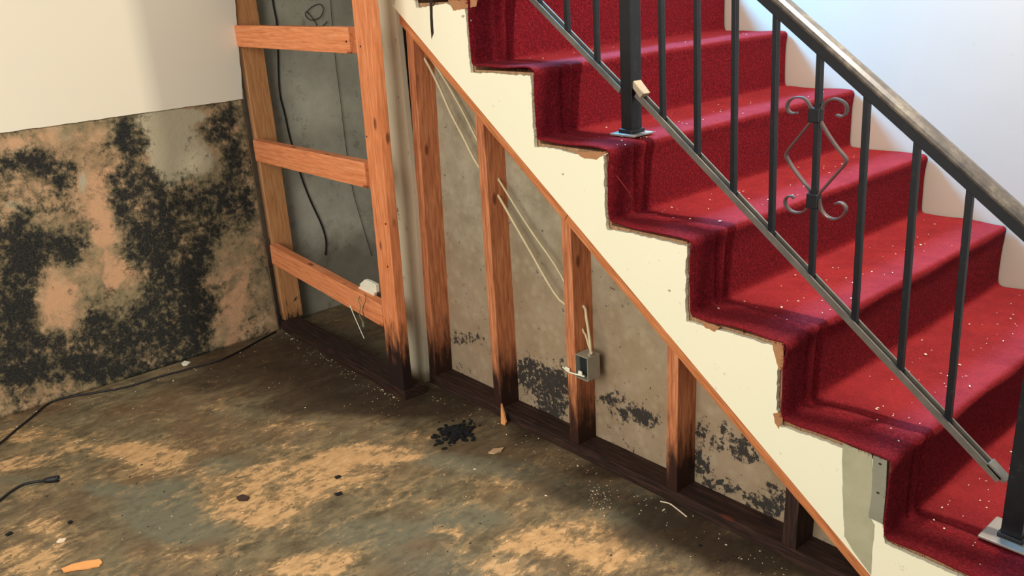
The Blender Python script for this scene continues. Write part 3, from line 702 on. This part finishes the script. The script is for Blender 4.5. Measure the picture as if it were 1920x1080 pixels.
chunk('dark_flake', [(627,895),(636,892),(640,895),(632,898)], .004, SOOT, 'upper of two small black flakes on the floor centre', 'flake')
chunk('dark_flake', [(628,927),(640,923),(643,927),(632,930)], .004, SOOT, 'lower of two small black flakes on the floor centre', 'flake')
tube_s = tube('white_sliver', [G(1238,940,.002), G(1255,944,.003), G(1268,953,.003), G(1288,969,.003)], .0022, CRUMB, None, 5, 3)
tag(tube_s, 'thin white sliver on the floor below the fourth stud', 'sliver')
sh = slab('wood_splinter', [at(939,757,'y',-.028), at(944,775,'y',-.028), at(948,792,'y',-.028), at(943,806,'y',-.028), at(939,806,'y',-.028), at(939,785,'y',-.028)], .006, CHIP, None, 'y')
tag(sh, 'upright orange wood splinter leaning on the sill below the second stud', 'splinter')
# black heap
bm = bmesh.new()
hc = at(857, 812, 'z', 0)
for q in range(300):
    rr = abs(random.gauss(0, .034)); a = random.random()*6.283
    if rr > .085: continue
    s = random.uniform(.002, .008)
    mt = Matrix.Translation((hc.x+rr*math.cos(a)*1.3, hc.y+rr*math.sin(a)*1.3, s*.35+.010*max(0, 1-rr/.05))) @ Matrix.Rotation(random.random()*6, 4, 'Z') @ Matrix.Diagonal((s*1.6, s, s*.6, 1))
    bmesh.ops.create_icosphere(bm, subdivisions=1, radius=1, matrix=mt)
for v in bm.verts: v.co += noise.noise_vector(v.co*200)*.0015
hp = link('debris_heap', bm_mesh(bm, 'heap'), SOOT); tag(hp, 'small heap of black debris on the floor before the stud wall', 'debris', kind='stuff')
def crumbs(name, spots, mat, label, smin, smax):
    bm = bmesh.new()
    for (x, y, z) in spots:
        s = random.uniform(smin, smax)*(1.8 if random.random() < .08 else 1)
        mt = Matrix.Translation((x, y, z+s*.3)) @ Matrix.Rotation(random.random()*6, 4, 'Z') @ Matrix.Diagonal((s*random.uniform(.6, 1.9), s*random.uniform(.5, 1), s*.5, 1))
        bmesh.ops.create_icosphere(bm, subdivisions=1, radius=1, matrix=mt)
    for v in bm.verts: v.co += noise.noise_vector(v.co*300)*smin*.5
    o = link(name, bm_mesh(bm, name), mat); return tag(o, label, 'crumbs', kind='stuff')
sp = []
for k in range(0, 6):
    x, z = nose(k)
    for q in range(14 + 11*k): sp.append((x-random.uniform(.03, .25), random.choice((random.uniform(.02, 1.15), random.gauss(.5, .2))), z+.002))
for q in range(26): sp.append((.19+random.gauss(0, .035), YR+random.gauss(0, .05), nose(1)[1]+.001))
sp = [(x, min(max(y, .02), 1.19), z) for x, y, z in sp]
crumbs('plaster_crumbs', sp, CRUMB, 'scattered pale plaster crumbs on the red carpet', .0011, .0026)
sp = []
for q in range(520):
    u = random.uniform(0, 1500); v = random.choice((random.uniform(640, 1080), random.gauss(730, 50)))
    p = at(u, min(v, 1080), 'z', 0)
    if p.x < XW+.02 or (p.y > -.03 and p.x > -.7) or p.y > -.17 and p.x < -.6: continue
    sp.append((p.x, p.y, 0))
for q in range(110):
    t = random.random()
    sp.append((-.65+1.7*t, random.uniform(-.09, -.01), 0))
    sp.append((-1.63+1.0*t, -.135-.02*t-abs(random.gauss(0, .03)), 0))
for q in range(60):
    p = at(random.gauss(1120, 16), random.gauss(935, 14), 'z', 0); sp.append((p.x, p.y, 0))
crumbs('floor_crumbs', sp, CRUMB, 'pale grit and crumbs scattered over the stained floor', .0008, .0021)
sp = []
for q in range(160):
    p = at(random.uniform(0, 1400), random.uniform(760, 1080), 'z', 0)
    if p.x < XW+.02 or (p.y > -.03): continue
    sp.append((p.x, p.y, 0))
crumbs('dark_floor_crumbs', sp, SOOT, 'tiny black specks scattered over the stained floor', .001, .0024)
